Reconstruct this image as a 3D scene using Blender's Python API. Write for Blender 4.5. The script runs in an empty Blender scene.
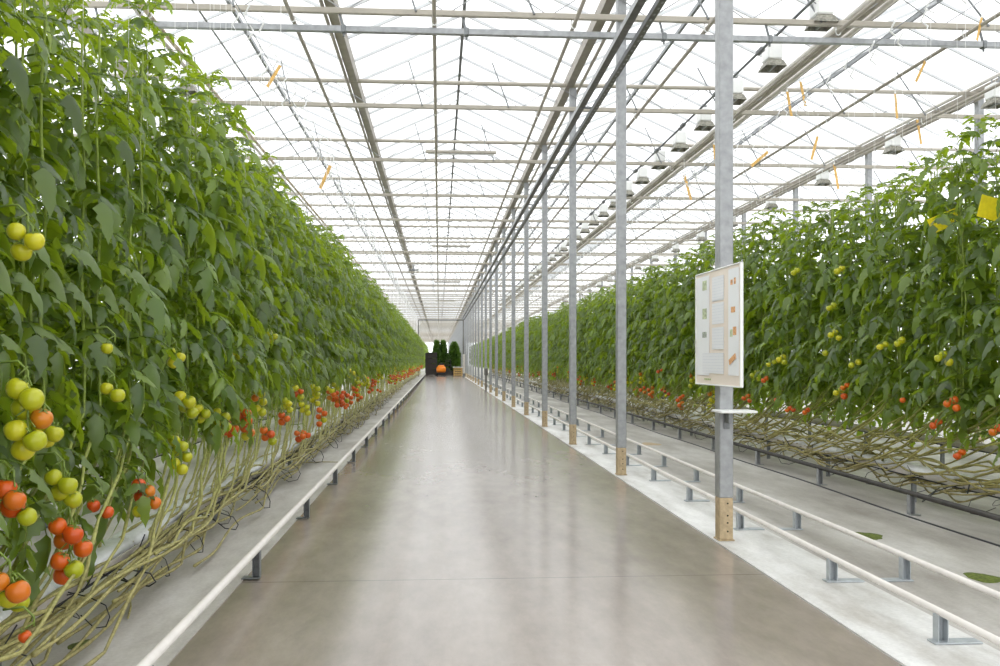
import bpy, math, random
import numpy as np
from mathutils import Vector, Matrix

random.seed(7)
rng = np.random.default_rng(11)
SC = bpy.context.scene
COL = SC.collection
PI = math.pi

# ------------------------------------------------------------------ camera frame (used to read places off the photograph)
F = 905.0; VX, HY, EYE = 439.0, 360.0, 1.5
TH = math.atan((500 - VX) / F)
def depth_to_y(zc, X): return (zc - X * math.sin(TH)) / math.cos(TH)
def P(px, py, X):
    """the point of the plane X = const seen at pixel (px, py)"""
    zc = F * X / (math.cos(TH) * (px - VX))
    return Vector((X, depth_to_y(zc, X), EYE - (py - HY) / F * zc))
def PH(px, py, z):
    """the point of the height z seen at pixel (px, py)"""
    zc = F * (EYE - z) / (py - HY)
    X = (px - VX) / F * math.cos(TH) * zc
    return Vector((X, depth_to_y(zc, X), z))

# ------------------------------------------------------------------ mesh builder
class MB:
    def __init__(s): s.v = []; s.f = []; s.m = []
    def add(s, vs, fs, mi=0):
        o = len(s.v); s.v.extend([tuple(p) for p in vs])
        s.f.extend([tuple(i + o for i in f) for f in fs]); s.m.extend([mi] * len(fs)); return s
    def box(s, c, d, rot=None, mi=0, bev=0.0):
        hx, hy, hz = d[0] / 2, d[1] / 2, d[2] / 2
        if bev <= 0:
            vs = [(-hx,-hy,-hz),(hx,-hy,-hz),(hx,hy,-hz),(-hx,hy,-hz),(-hx,-hy,hz),(hx,-hy,hz),(hx,hy,hz),(-hx,hy,hz)]
            fs = [(0,3,2,1),(4,5,6,7),(0,1,5,4),(1,2,6,5),(2,3,7,6),(3,0,4,7)]
        else:
            b = min(bev, hx * .9, hy * .9, hz * .9); vs = []; fs = []
            def ring(z, i):
                return [(-hx+i,-hy+i+0,z)] and [(-hx+b+i,-hy+i,z),(hx-b-i,-hy+i,z),(hx-i,-hy+b+i,z),(hx-i,hy-b-i,z),(hx-b-i,hy-i,z),(-hx+b+i,hy-i,z),(-hx+i,hy-b-i,z),(-hx+i,-hy+b+i,z)]
            for z, i in ((-hz, b * .7), (-hz + b, 0), (hz - b, 0), (hz, b * .7)): vs += ring(z, i)
            for k in range(3):
                for j in range(8): fs.append((k*8+j, k*8+(j+1)%8, k*8+8+(j+1)%8, k*8+8+j))
            fs.append(tuple(range(7, -1, -1))); fs.append(tuple(range(24, 32)))
        if rot is not None: vs = [rot @ Vector(p) for p in vs]
        c = Vector(c)
        return s.add([Vector(p) + c for p in vs], fs, mi)
    def tube(s, pts, r, n=8, mi=0, caps=True):
        pts = [Vector(p) for p in pts]; N = len(pts)
        rs = r if isinstance(r, (list, tuple)) else [r] * N
        vs = []; prev = None
        for i, p in enumerate(pts):
            t = (pts[min(i+1, N-1)] - pts[max(i-1, 0)])
            t = t.normalized() if t.length > 1e-9 else Vector((0, 0, 1))
            if prev is None:
                a = Vector((0, 0, 1)) if abs(t.z) < .9 else Vector((1, 0, 0)); u = t.cross(a).normalized()
            else:
                u = prev - t * prev.dot(t)
                u = u.normalized() if u.length > 1e-6 else t.orthogonal().normalized()
            w = t.cross(u); prev = u
            for k in range(n):
                a = 2 * PI * k / n; vs.append(p + (u * math.cos(a) + w * math.sin(a)) * rs[i])
        fs = [(i*n+k, i*n+(k+1)%n, i*n+n+(k+1)%n, i*n+n+k) for i in range(N-1) for k in range(n)]
        if caps: fs += [tuple(range(n-1, -1, -1)), tuple(range((N-1)*n, N*n))]
        return s.add(vs, fs, mi)
    def lathe(s, prof, c, n=16, mi=0, ax='z'):
        vs = []; fs = []
        for (r, z) in prof:
            for k in range(n):
                a = 2 * PI * k / n; p = (r*math.cos(a), r*math.sin(a), z)
                if ax == 'y': p = (p[0], p[2], p[1])
                if ax == 'x': p = (p[2], p[0], p[1])
                vs.append(Vector(p) + Vector(c))
        for i in range(len(prof)-1):
            for k in range(n): fs.append((i*n+k, i*n+(k+1)%n, i*n+n+(k+1)%n, i*n+n+k))
        fs.append(tuple(range(n-1,-1,-1))); fs.append(tuple(range((len(prof)-1)*n, len(prof)*n)))
        return s.add(vs, fs, mi)
    def mesh(s, name, mats, smooth=False):
        me = bpy.data.meshes.new(name); me.from_pydata(s.v, [], s.f)
        for m in (mats if isinstance(mats, (list, tuple)) else [mats]): me.materials.append(m)
        if any(s.m): me.polygons.foreach_set('material_index', s.m)
        if smooth: me.polygons.foreach_set('use_smooth', [True] * len(s.f))
        me.update(); return me
    def obj(s, name, mats, parent=None, smooth=False, loc=None):
        return link(name, s.mesh(name, mats, smooth), parent, loc)
def link(name, me, parent=None, loc=None):
    o = bpy.data.objects.new(name, me); COL.objects.link(o)
    if parent is not None: o.parent = parent
    if loc is not None: o.location = loc
    return o
def tag(o, label, cat, group=None, kind=None):
    o['label'] = label; o['category'] = cat
    if group: o['group'] = group
    if kind: o['kind'] = kind
    return o
def thing(name, label, cat, loc=(0, 0, 0), rz=0, group=None):
    o = link(name, None, None, loc); o.rotation_euler = (0, 0, rz); o.empty_display_size = .1
    return tag(o, label, cat, group)
def structure(o): o['kind'] = 'structure'; return o
ORD = ['first','second','third','fourth','fifth','sixth','seventh','eighth','ninth','tenth','eleventh','twelfth','thirteenth','fourteenth','fifteenth','sixteenth','seventeenth','eighteenth','nineteenth','twentieth']

# ------------------------------------------------------------------ materials
def newmat(name):
    m = bpy.data.materials.new(name); m.use_nodes = True
    nt = m.node_tree; return m, nt, nt.nodes['Principled BSDF'], nt.nodes['Material Output']
def N(nt, t, **kw):
    n = nt.nodes.new(t)
    for k, v in kw.items(): setattr(n, k, v)
    return n
def ramp(nt, fac, stops):
    r = N(nt, 'ShaderNodeValToRGB'); e = r.color_ramp.elements
    while len(e) < len(stops): e.new(.5)
    for i, (p, c) in enumerate(stops): e[i].position = p; e[i].color = (*c, 1)
    nt.links.new(fac, r.inputs['Fac']); return r
def noise(nt, scale, detail=4, vec=None, rough=.55):
    n = N(nt, 'ShaderNodeTexNoise'); n.inputs['Scale'].default_value = scale; n.inputs['Detail'].default_value = detail; n.inputs['Roughness'].default_value = rough
    if vec is not None: nt.links.new(vec, n.inputs['Vector'])
    return n
def mat(name, col, rough=.5, metal=0.0, var=0.0, scale=6.0, bump=0.0, spec=.5):
    m, nt, b, out = newmat(name)
    b.inputs['Roughness'].default_value = rough; b.inputs['Metallic'].default_value = metal; b.inputs['Specular IOR Level'].default_value = spec
    tc = N(nt, 'ShaderNodeTexCoord')
    n = noise(nt, scale, 5, tc.outputs['Object'])
    lo = [max(0, c * (1 - var)) for c in col]; hi = [min(1, c * (1 + var)) for c in col]
    r = ramp(nt, n.outputs['Fac'], [(.3, lo), (.7, hi)])
    nt.links.new(r.outputs['Color'], b.inputs['Base Color'])
    if bump:
        bp = N(nt, 'ShaderNodeBump'); bp.inputs['Strength'].default_value = bump; bp.inputs['Distance'].default_value = .01
        nt.links.new(n.outputs['Fac'], bp.inputs['Height']); nt.links.new(bp.outputs['Normal'], b.inputs['Normal'])
    return m
M = {}
M['galv'] = mat('galvanised_steel', (.34, .348, .355), .42, .3, .16, 14)
M['galv_light'] = mat('bright_galvanised_bracket', (.44, .47, .49), .45, .3, .12, 14)
M['galv_dark'] = mat('weathered_galvanised_steel', (.20, .21, .215), .45, .4, .25, 20)
M['tray'] = mat('cable_tray_steel', (.17, .165, .15), .5, .3, .25, 12)
M['cream'] = mat('cream_painted_steel', (.41, .375, .315), .45, 0, .08, 3)
M['pipe'] = mat('grey_beige_painted_pipe', (.40, .365, .31), .4, 0, .12, 5)
M['roofbar'] = mat('pale_aluminium_bar', (.62, .63, .64), .45, .2, .05, 3)
M['gutter'] = mat('roof_gutter_beige', (.36, .325, .28), .5, .1, .15, 6)
M['white_pipe'] = mat('white_painted_rail', (.74, .70, .65), .35, 0, .06, 9)
M['white'] = mat('white_plastic', (.83, .83, .81), .4, 0, .04, 5)
M['slab'] = mat('white_plastic_wrapped_slab', (.75, .76, .77), .35, 0, .12, 14, .4)
M['growgutter'] = mat('beige_growing_gutter', (.62, .58, .53), .5, 0, .14, 9)
M['black'] = mat('black_plastic', (.02, .021, .022), .45, 0, .2, 9)
M['darkrail'] = mat('dark_steel_rail', (.06, .055, .05), .5, .2, .3, 12)
M['yellow'] = mat('yellow_sticky_card', (.88, .72, .015), .5, 0, .08, 30)
M['tan'] = mat('tan_sticky_strip', (.70, .42, .12), .5, 0, .3, 40)
M['reflector'] = mat('tarnished_reflector', (.27, .26, .215), .55, .2, .5, 25)
M['wood'] = mat('pale_wooden_crate', (.55, .36, .13), .7, 0, .2, 12)
M['orange'] = mat('orange_paint', (.98, .27, .012), .4, 0, .05, 5)
M['rust'] = mat('flaked_rusty_pipe', (.60, .50, .38), .6, 0, .35, 9)
M['twine'] = mat('white_twine', (.82, .82, .80), .6, 0, .03, 5)
M['moss'] = mat('green_moss', (.10, .13, .015), .9, 0, .5, 40, .6)
M['paper'] = mat('white_printed_paper', (.90, .91, .93), .5, 0, .01, 5)
M['peach'] = mat('peach_board', (.90, .80, .71), .45, 0, .03, 4)
M['rack'] = mat('dark_brown_steel_rack', (.035, .03, .027), .6, 0, .3, 12)
M['tyre'] = mat('black_rubber', (.015, .015, .015), .7, 0, .1, 12)
M['postfoot'] = mat('ochre_coated_post_foot', (.47, .36, .22), .7, .0, .22, 22, .3)
M['hole'] = mat('dark_bolt_hole', (.05, .045, .02), .8)

def mat_floor():
    m, nt, b, out = newmat('polished_grey_concrete')
    tc = N(nt, 'ShaderNodeTexCoord')
    mp = N(nt, 'ShaderNodeMapping'); mp.inputs['Scale'].default_value = (1.0, .35, 1); nt.links.new(tc.outputs['Object'], mp.inputs['Vector'])
    n1 = noise(nt, .7, 6, mp.outputs['Vector'], .6); n2 = noise(nt, 5, 9, mp.outputs['Vector'], .75)
    r1 = ramp(nt, n1.outputs['Fac'], [(.30, (.262, .220, .186)), (.5, (.335, .290, .252)), (.72, (.415, .368, .33))])
    r2 = ramp(nt, n2.outputs['Fac'], [(.3, (.80, .79, .78)), (.7, (1.10, 1.09, 1.08))])
    mx = N(nt, 'ShaderNodeMix', data_type='RGBA', blend_type='MULTIPLY'); mx.inputs['Factor'].default_value = 1
    nt.links.new(r1.outputs['Color'], mx.inputs['A']); nt.links.new(r2.outputs['Color'], mx.inputs['B'])
    sp = N(nt, 'ShaderNodeSeparateXYZ'); nt.links.new(tc.outputs['Object'], sp.inputs[0])       # saw-cut joints across the slab
    md = N(nt, 'ShaderNodeMath', operation='PINGPONG'); md.inputs[1].default_value = 3.1; nt.links.new(sp.outputs['Y'], md.inputs[0])
    lt = N(nt, 'ShaderNodeMath', operation='LESS_THAN'); lt.inputs[1].default_value = .006; nt.links.new(md.outputs[0], lt.inputs[0])
    mj = N(nt, 'ShaderNodeMix', data_type='RGBA'); mj.inputs['B'].default_value = (.16, .14, .12, 1)
    nt.links.new(lt.outputs[0], mj.inputs['Factor']); nt.links.new(mx.outputs['Result'], mj.inputs['A'])
    nt.links.new(mj.outputs['Result'], b.inputs['Base Color'])
    rr = N(nt, 'ShaderNodeMapRange'); rr.inputs['To Min'].default_value = .15; rr.inputs['To Max'].default_value = .20
    nt.links.new(n1.outputs['Fac'], rr.inputs['Value']); nt.links.new(rr.outputs['Result'], b.inputs['Roughness'])
    b.inputs['Specular IOR Level'].default_value = .5
    return m
def mat_conc(name, a, bcol, c, sc, streak=(1, .3, 1)):
    m, nt, b, out = newmat(name)
    tc = N(nt, 'ShaderNodeTexCoord')
    mp = N(nt, 'ShaderNodeMapping'); mp.inputs['Scale'].default_value = streak; nt.links.new(tc.outputs['Object'], mp.inputs['Vector'])
    n1 = noise(nt, sc, 8, mp.outputs['Vector'], .65)
    r1 = ramp(nt, n1.outputs['Fac'], [(.32, a), (.5, bcol), (.66, c)])
    n2 = noise(nt, 45, 3, tc.outputs['Object'], .6)
    r2 = ramp(nt, n2.outputs['Fac'], [(.3, (.9, .9, .9)), (.7, (1.04, 1.04, 1.04))])
    mx = N(nt, 'ShaderNodeMix', data_type='RGBA', blend_type='MULTIPLY'); mx.inputs['Factor'].default_value = 1
    nt.links.new(r1.outputs['Color'], mx.inputs['A']); nt.links.new(r2.outputs['Color'], mx.inputs['B'])
    nt.links.new(mx.outputs['Result'], b.inputs['Base Color']); b.inputs['Roughness'].default_value = .6
    bp = N(nt, 'ShaderNodeBump'); bp.inputs['Strength'].default_value = .15; bp.inputs['Distance'].default_value = .01
    nt.links.new(n2.outputs['Fac'], bp.inputs['Height']); nt.links.new(bp.outputs['Normal'], b.inputs['Normal'])
    return m
M['floor'] = mat_floor()
M['conc_white'] = mat_conc('whitened_concrete', (.44, .415, .375), (.66, .65, .625), (.80, .79, .77), 2.2)
M['conc_left'] = mat_conc('pale_worn_concrete', (.34, .31, .275), (.50, .475, .44), (.64, .62, .59), 1.7)
M['conc_right'] = mat_conc('grey_worn_concrete', (.28, .255, .225), (.44, .415, .38), (.60, .58, .55), 1.3)

def mat_glass():
    m, nt, b, out = newmat('roof_glass')
    tr = N(nt, 'ShaderNodeBsdfTransparent'); tr.inputs['Color'].default_value = (.95, .965, .97, 1)
    gl = N(nt, 'ShaderNodeBsdfGlossy'); gl.inputs['Roughness'].default_value = .05
    mx = N(nt, 'ShaderNodeMixShader'); mx.inputs['Fac'].default_value = .06
    nt.links.new(tr.outputs[0], mx.inputs[1]); nt.links.new(gl.outputs[0], mx.inputs[2]); nt.links.new(mx.outputs[0], out.inputs['Surface'])
    return m
M['glass'] = mat_glass()

def mat_leaf(name, dark, mid, light, trans, tw=.35):
    m, nt, b, out = newmat(name)
    g = N(nt, 'ShaderNodeNewGeometry'); oi = N(nt, 'ShaderNodeObjectInfo')
    r = ramp(nt, g.outputs['Random Per Island'], [(0, dark), (.55, mid), (1, light)])
    hs = N(nt, 'ShaderNodeHueSaturation')
    mr = N(nt, 'ShaderNodeMapRange'); mr.inputs['To Min'].default_value = .8; mr.inputs['To Max'].default_value = 1.2
    nt.links.new(oi.outputs['Random'], mr.inputs['Value']); nt.links.new(mr.outputs['Result'], hs.inputs['Value'])
    nt.links.new(r.outputs['Color'], hs.inputs['Color']); nt.links.new(hs.outputs['Color'], b.inputs['Base Color'])
    b.inputs['Roughness'].default_value = .40; b.inputs['Specular IOR Level'].default_value = .85
    t = N(nt, 'ShaderNodeBsdfTranslucent'); t.inputs['Color'].default_value = (*trans, 1)
    mx = N(nt, 'ShaderNodeMixShader'); mx.inputs['Fac'].default_value = tw
    nt.links.new(b.outputs[0], mx.inputs[1]); nt.links.new(t.outputs[0], mx.inputs[2]); nt.links.new(mx.outputs[0], out.inputs['Surface'])
    return m
M['leaf'] = mat_leaf('tomato_leaf', (.016, .040, .006), (.052, .104, .012), (.160, .235, .034), (.50, .68, .02), .37)
M['tree'] = mat_leaf('evergreen_leaf', (.04, .09, .012), (.07, .16, .02), (.13, .24, .03), (.2, .38, .02), .35)

def mat_stem(name, c0, c1):
    m, nt, b, out = newmat(name)
    tc = N(nt, 'ShaderNodeTexCoord'); sp = N(nt, 'ShaderNodeSeparateXYZ'); nt.links.new(tc.outputs['Object'], sp.inputs[0])
    mr = N(nt, 'ShaderNodeMapRange'); mr.inputs['From Min'].default_value = .25; mr.inputs['From Max'].default_value = 1.3
    nt.links.new(sp.outputs['Z'], mr.inputs['Value'])
    r = ramp(nt, mr.outputs['Result'], [(0, c0), (.35, c1), (1, (.24, .33, .05))])
    n = noise(nt, 30, 4, tc.outputs['Object']); r2 = ramp(nt, n.outputs['Fac'], [(.3, (.6, .58, .5)), (.7, (1.15, 1.12, 1.05))])
    mx = N(nt, 'ShaderNodeMix', data_type='RGBA', blend_type='MULTIPLY'); mx.inputs['Factor'].default_value = 1
    nt.links.new(r.outputs['Color'], mx.inputs['A']); nt.links.new(r2.outputs['Color'], mx.inputs['B'])
    nt.links.new(mx.outputs['Result'], b.inputs['Base Color']); b.inputs['Roughness'].default_value = .6
    return m
M['stem'] = mat_stem('tomato_stem', (.37, .335, .14), (.38, .39, .125)); M['stem_dry'] = mat_stem('dry_tomato_stem', (.30, .26, .10), (.37, .35, .11))
M['truss'] = mat('green_truss_stalk', (.20, .28, .05), .55, 0, .2, 20)
def mat_tom(name, a, bb):
    m, nt, b, out = newmat(name)
    oi = N(nt, 'ShaderNodeObjectInfo'); tc = N(nt, 'ShaderNodeTexCoord')
    n = noise(nt, 8, 2, tc.outputs['Object']); ad = N(nt, 'ShaderNodeMath', operation='ADD'); ml = N(nt, 'ShaderNodeMath', operation='MULTIPLY'); ml.inputs[1].default_value = .6
    nt.links.new(oi.outputs['Random'], ml.inputs[0]); nt.links.new(ml.outputs[0], ad.inputs[0])
    m2 = N(nt, 'ShaderNodeMath', operation='MULTIPLY'); m2.inputs[1].default_value = .4; nt.links.new(n.outputs['Fac'], m2.inputs[0]); nt.links.new(m2.outputs[0], ad.inputs[1])
    r = ramp(nt, ad.outputs[0], [(.15, a), (.85, bb)]); nt.links.new(r.outputs['Color'], b.inputs['Base Color'])
    b.inputs['Roughness'].default_value = .28; b.inputs['Subsurface Weight'].default_value = .0
    return m
M['tom_red'] = mat_tom('ripe_tomato', (.58, .070, .004), (.70, .15, .008))
M['tom_orange'] = mat_tom('turning_tomato', (.62, .13, .007), (.60, .21, .012))
M['tom_green'] = mat_tom('unripe_tomato', (.36, .40, .010), (.62, .56, .018))

# ------------------------------------------------------------------ world, camera
w = bpy.data.worlds.new('overcast_sky'); SC.world = w; w.use_nodes = True
bg = w.node_tree.nodes['Background']; bg.inputs['Color'].default_value = (.98, .988, 1.0, 1); bg.inputs['Strength'].default_value = 1.0
cam = bpy.data.cameras.new('camera'); co = bpy.data.objects.new('camera', cam); COL.objects.link(co)
co.location = (0, 0, EYE); co.rotation_euler = (PI / 2, 0, -TH); cam.sensor_width = 36; cam.lens = F * 36 / 1000
cam.shift_y = (HY - 333) / 1000; cam.clip_start = .05; cam.clip_end = 600
SC.camera = co
SC.view_settings.view_transform = 'Standard'; SC.view_settings.look = 'None'; SC.view_settings.gamma = 1
SC.view_settings.use_curve_mapping = False; SC.view_settings.exposure = 1.15
SC.cycles.max_bounces = 10; SC.cycles.diffuse_bounces = 5; SC.cycles.transparent_max_bounces = 24; SC.cycles.transmission_bounces = 6

# ------------------------------------------------------------------ the setting: floor, glass house
Y0, Y1 = -8.0, 238.0
BAY = 3.76; G0 = 2.355; RISE = .85; ZG = 6.37          # G0: the line of posts
gut = [2.29 + BAY * k for k in range(-3, 4)]; XL, XR = gut[0], gut[-1]
def slab_floor(name, x0, x1, ztop, m, y0=Y0, y1=Y1):
    o = MB().box(((x0+x1)/2, (y0+y1)/2, ztop - .1), (x1-x0, y1-y0, .2)).obj(name, m); return structure(o)
slab_floor('floor', -1.33, 2.27, 0.0, M['floor'])
slab_floor('floor_left', XL, -1.33, .006, M['conc_left'])
slab_floor('floor_middle', 2.27, 2.86, .012, M['conc_white'])
slab_floor('floor_right', 2.86, XR, .006, M['conc_right'])

# roof glass, one structure; bars; ridges; gutters
b = MB(); bars = MB()
zr = ZG + RISE
for i in range(len(gut) - 1):
    a, c = gut[i], gut[i+1]; r = (a + c) / 2
    for (xa, xb) in ((a, r), (c, r)):
        b.add([(xa, Y0, ZG + .06), (xa, Y1, ZG + .06), (xb, Y1, zr + .04), (xb, Y0, zr + .04)], [(0, 1, 2, 3)])
structure(b.obj('ceiling', M['glass']))
for nm, x in (('wall_left', XL), ('wall_right', XR)):
    structure(MB().add([(x, Y0, 0), (x, Y1, 0), (x, Y1, ZG + .06), (x, Y0, ZG + .06)], [(0, 1, 2, 3)]).obj(nm, M['glass']))
for nm, y in (('wall_back', Y1), ('wall_front', Y0)):
    q = MB()
    for i in range(len(gut) - 1):
        a, c = gut[i], gut[i+1]; r = (a + c) / 2
        q.add([(a, y, 0), (c, y, 0), (c, y, ZG + .06), (r, y, zr + .04), (a, y, ZG + .06)], [(0, 1, 2, 3, 4)])
    structure(q.obj(nm, M['glass']))
SP = F * EYE * .00313                                   # post spacing
ZC1 = F * EYE * .005473                    # first post
YP = [depth_to_y(ZC1, G0) + SP * (i - 4) for i in range(58)]
FIRST = 4
for i in range(len(gut) - 1):
    a, c = gut[i], gut[i+1]; r = (a + c) / 2
    y = YP[0] - 4
    ang = math.atan2(RISE, BAY / 2); L = math.hypot(RISE, BAY / 2)
    while y < Y1:
        for (xa, sgn) in ((a, 1), (c, -1)):
            rot = Matrix.Rotation(-sgn * ang, 3, 'Y')
            bars.box(((xa + r) / 2, y, (ZG + zr) / 2), (L, .028, .045), rot)
        y += SP / 4
structure(bars.obj('trim_1', M['roofbar']))
for k, x in enumerate(gut):
    g = MB(); W = .088
    prof = [(-W, .10), (-W * .75, -.03), (W * .75, -.03), (W, .10), (W * .9, .10), (W * .62, .0), (-W * .62, .0), (-W * .9, .10)]
    vs = [(x + p[0], yy, ZG - .05 + p[1]) for yy in (Y0, Y1) for p in prof]; n = len(prof)
    g.add(vs, [(j, (j+1) % n, n + (j+1) % n, n + j) for j in range(n)] + [tuple(range(n)), tuple(range(2*n-1, n-1, -1))])
    structure(g.obj('trim_%d' % (k + 2), M['gutter']))
rb = MB()
for i in range(len(gut) - 1):
    r = (gut[i] + gut[i+1]) / 2
    rb.box((r, (Y0+Y1)/2, zr), (.05, Y1-Y0, .07))
structure(rb.obj('trim_9', M['galv_dark']))

# ------------------------------------------------------------------ posts
def post_mesh(zt, w_, d_, foot):
    return MB().box((0, 0, (zt + foot) / 2), (w_, d_, zt - foot), bev=.008)
shaft_me = post_mesh(ZG - .08, .118, .13, .355).mesh('shaft', M['galv'])
foot_me = MB().box((0, 0, .183), (.113, .126, .345), bev=.006)
for z in (.08, .15, .21, .31): foot_me.lathe([(.008, 0), (.008, .004)], (0.01, -.066, z), 8, 1, 'y')
foot_me = foot_me.mesh('foot', [M['postfoot'], M['hole']])
plate_me = MB().box((0, 0, .008), (.135, .15, .01), bev=.003).mesh('base_plate', M['postfoot'])
for i in range(FIRST, len(YP) - 1):
    k = i - FIRST
    if k == 0: lb = 'grey galvanised steel post that carries the information board beside the aisle'
    elif k < 16: lb = '%s grey galvanised steel post beyond the one carrying the information board' % ORD[k - 1]
    else: lb = 'grey steel post in the far dense run of the aisle post line'
    t = thing('steel_post', lb, 'post', (G0, YP[i] + .065, .012), 0, 'steel posts along the aisle')
    link('shaft', shaft_me, t); link('foot', foot_me, t); link('base_plate', plate_me, t)
for i in range(FIRST + 1, FIRST + 16):
    k = i - FIRST - 1
    t = thing('steel_post', ('%s upright under the far roof gutter, rising behind the outer tomato row' % ORD[k]) if k < 4 else 'distant upright under the far roof gutter behind the outer tomato row', 'post', (gut[5], YP[i] + .065, .006), 0, 'posts behind the outer row')
    link('shaft', shaft_me, t); link('foot', foot_me, t)

# ------------------------------------------------------------------ trellis girders at every post
ZA, ZB = 6.32, 5.90
def girder_parts():
    top = MB().tube([(XL, 0, 0), (XR, 0, 0)], .038, 8)
    bot = MB().box(((XL+XR)/2, 0, ZB - ZA), (XR-XL, .06, .075), bev=.01)
    web = MB(); x = XL; up = True
    while x < XR - .5:
        web.tube([(x, 0, ZB - ZA if up else 0), (x + .65, 0, 0 if up else ZB - ZA)], .008, 5)
        if up is True and int(x * 10) % 3 == 0: pass
        x += .65; up = not up
    rod = MB(); rod.tube([(0, -.05, ZB-ZA), (-.25, .5, .52)], .014, 6)
    return top.mesh('top_chord', M['cream'], True), bot.mesh('bottom_chord', M['cream']), web.mesh('web', M['galv']), rod.mesh('vent_rod', M['galv_dark'])
gm = girder_parts()
for i in range(FIRST + 1, len(YP) - 1):
    k = i - FIRST
    if k < 1: lb = 'cream roof girder spanning over the camera before the board post' if k < 0 else 'cream roof girder above the board post'
    elif k < 10: lb = '%s cream roof girder counted from the post with the board' % ORD[k - 1]
    else: lb = 'distant cream roof girder in the closely spaced far ceiling'
    t = thing('roof_girder', lb, 'girder', (0, YP[i] - .02, ZA), 0, 'cream girders across the roof')
    for nm, me in zip(('top_chord', 'bottom_chord', 'web', 'vent_rod'), gm[:3]): link(nm, me, t)
    if k < 14:
        for g in range(len(gut)-1):
            r = (gut[g] + gut[g+1]) / 2
            link('vent_rod', gm[3], t, (r + .8, 0, 0)); link('vent_rod', gm[3], t, (r - .7, 0, 0))
# grey square tube below the second girder
yc = YP[FIRST + 1]
zt = EYE + (HY - 31.5) / F * (ZC1 + SP) * .985
t = thing('hanging_crossbar', 'grey galvanised square tube hung below the first cream girder beyond the board post', 'crossbar', (0, yc, zt))
MB().box(((XL+XR)/2, 0, 0), (XR-XL, .075, .075), bev=.006).obj('tube', M['galv'], t)
for x in [-4.2, -1.2, .35, 2.9, 4.3, 7.2]:
    h = MB(); h.tube([(x - .06, .0, ZB - zt), (x, 0, .0)], .016, 6); h.box((x, 0, 0), (.06, .1, .1), bev=.01); h.tube([(x, 0, -.03), (x, 0, -.09)], .014, 6)
    h.obj('hanger', M['galv_dark'], t)

# ------------------------------------------------------------------ long pipes under the girders, white hooks
ZP = 5.80
PIPES = [(-3.6, 'rusty pale pipe running above the tomato row beside the single floor rail', 'rust'),
         (-1.84, 'beige overhead pipe above the aisle edge of the row beside the single floor rail', 'pipe'),
         (-.06, 'beige overhead pipe running straight over the middle of the aisle', 'pipe'),
         (1.73, 'beige overhead pipe just inside the dark double tray', 'pipe'),
         (3.47, 'beige overhead pipe just behind the line of steel posts', 'pipe'),
         (5.22, 'beige overhead pipe beside the line of white grow lights', 'pipe'),
         (6.95, 'beige overhead pipe farther out over the outer tomato row', 'pipe'),
         (8.72, 'outermost beige overhead pipe beyond the outer tomato row', 'pipe')]
hk = MB(); hk.tube([(0, 0, .12), (0, 0, -.02), (.012, 0, -.055), (.035, 0, -.065), (.058, 0, -.05), (.065, 0, -.02), (.065, 0, .02)], .009, 6)
hk_me = hk.mesh('hook', M['white'], True)
for (x, lb, mm) in PIPES:
    t = thing('overhead_pipe', lb, 'pipe', (x, 0, ZP), 0, 'pipes hung under the roof girders')
    MB().tube([(0, Y0, 0), (0, Y1, 0)], .027, 10).obj('pipe', M[mm], t, True)
    for i in range(FIRST - 1, FIRST + 14): link('hook', hk_me, t, (-.033, YP[i], .02))
t = thing('overhead_pipe', 'second rusty pipe alongside the pale pipe above the single-rail tomato row', 'pipe', (-3.74, 0, ZP + .03), 0, 'pipes hung under the roof girders')
MB().tube([(0, Y0, 0), (0, Y1, 0)], .03, 10).obj('pipe', M['white_pipe'], t, True)
# bundles beside the gutters
for x, z, r, lb, mm in ((-1.57, 6.28, .028, 'thin beige pipe hugging the roof gutter over the aisle edge', 'pipe'),
                    (2.44, 6.24, .028, 'thin orange-beige pipe hugging the gutter above the steel posts', 'pipe'),
                    (5.62, 6.2, .042, 'thick pale pipe in the bundle by the second gutter', 'white_pipe'),
                    (5.77, 6.2, .042, 'middle beige pipe in the bundle by the second gutter', 'pipe'),
                    (5.91, 6.2, .038, 'inner pale pipe in the bundle by the second gutter', 'white_pipe'),
                    (9.68, 6.2, .036, 'beige pipe hugging the gutter behind the outer row', 'pipe')):
    o = MB().tube([(x, Y0, z), (x, Y1, z)], r, 8).obj('gutter_pipe', M[mm], None, True); tag(o, lb, 'pipe', 'pipes along the gutters')
t = thing('drive_shaft', 'thin grey shaft with knotted couplings running overhead between posts and grow lights', 'shaft', (4.72, 0, 6.05))
MB().tube([(0, Y0, 0), (0, Y1, 0)], .02, 8).obj('shaft', M['galv_dark'], t, True)
cpl = MB().lathe([(.03, -.1), (.045, -.08), (.045, -.02), (.032, 0), (.045, .03), (.045, .08), (.03, .1)], (0, 0, 0), 10, 0, 'y').mesh('coupling', M['galv_dark'])
for j in range(24): link('coupling', cpl, t, (0, YP[FIRST] + 1.5 + SP / 2 * j, 0))
t = thing('drive_shaft', 'thin grey shaft along the ridge over the single-rail tomato row', 'shaft', (-3.15, 0, 6.1))
MB().tube([(0, Y0, 0), (0, Y1, 0)], .015, 8).obj('shaft', M['galv'], t, True)

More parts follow.
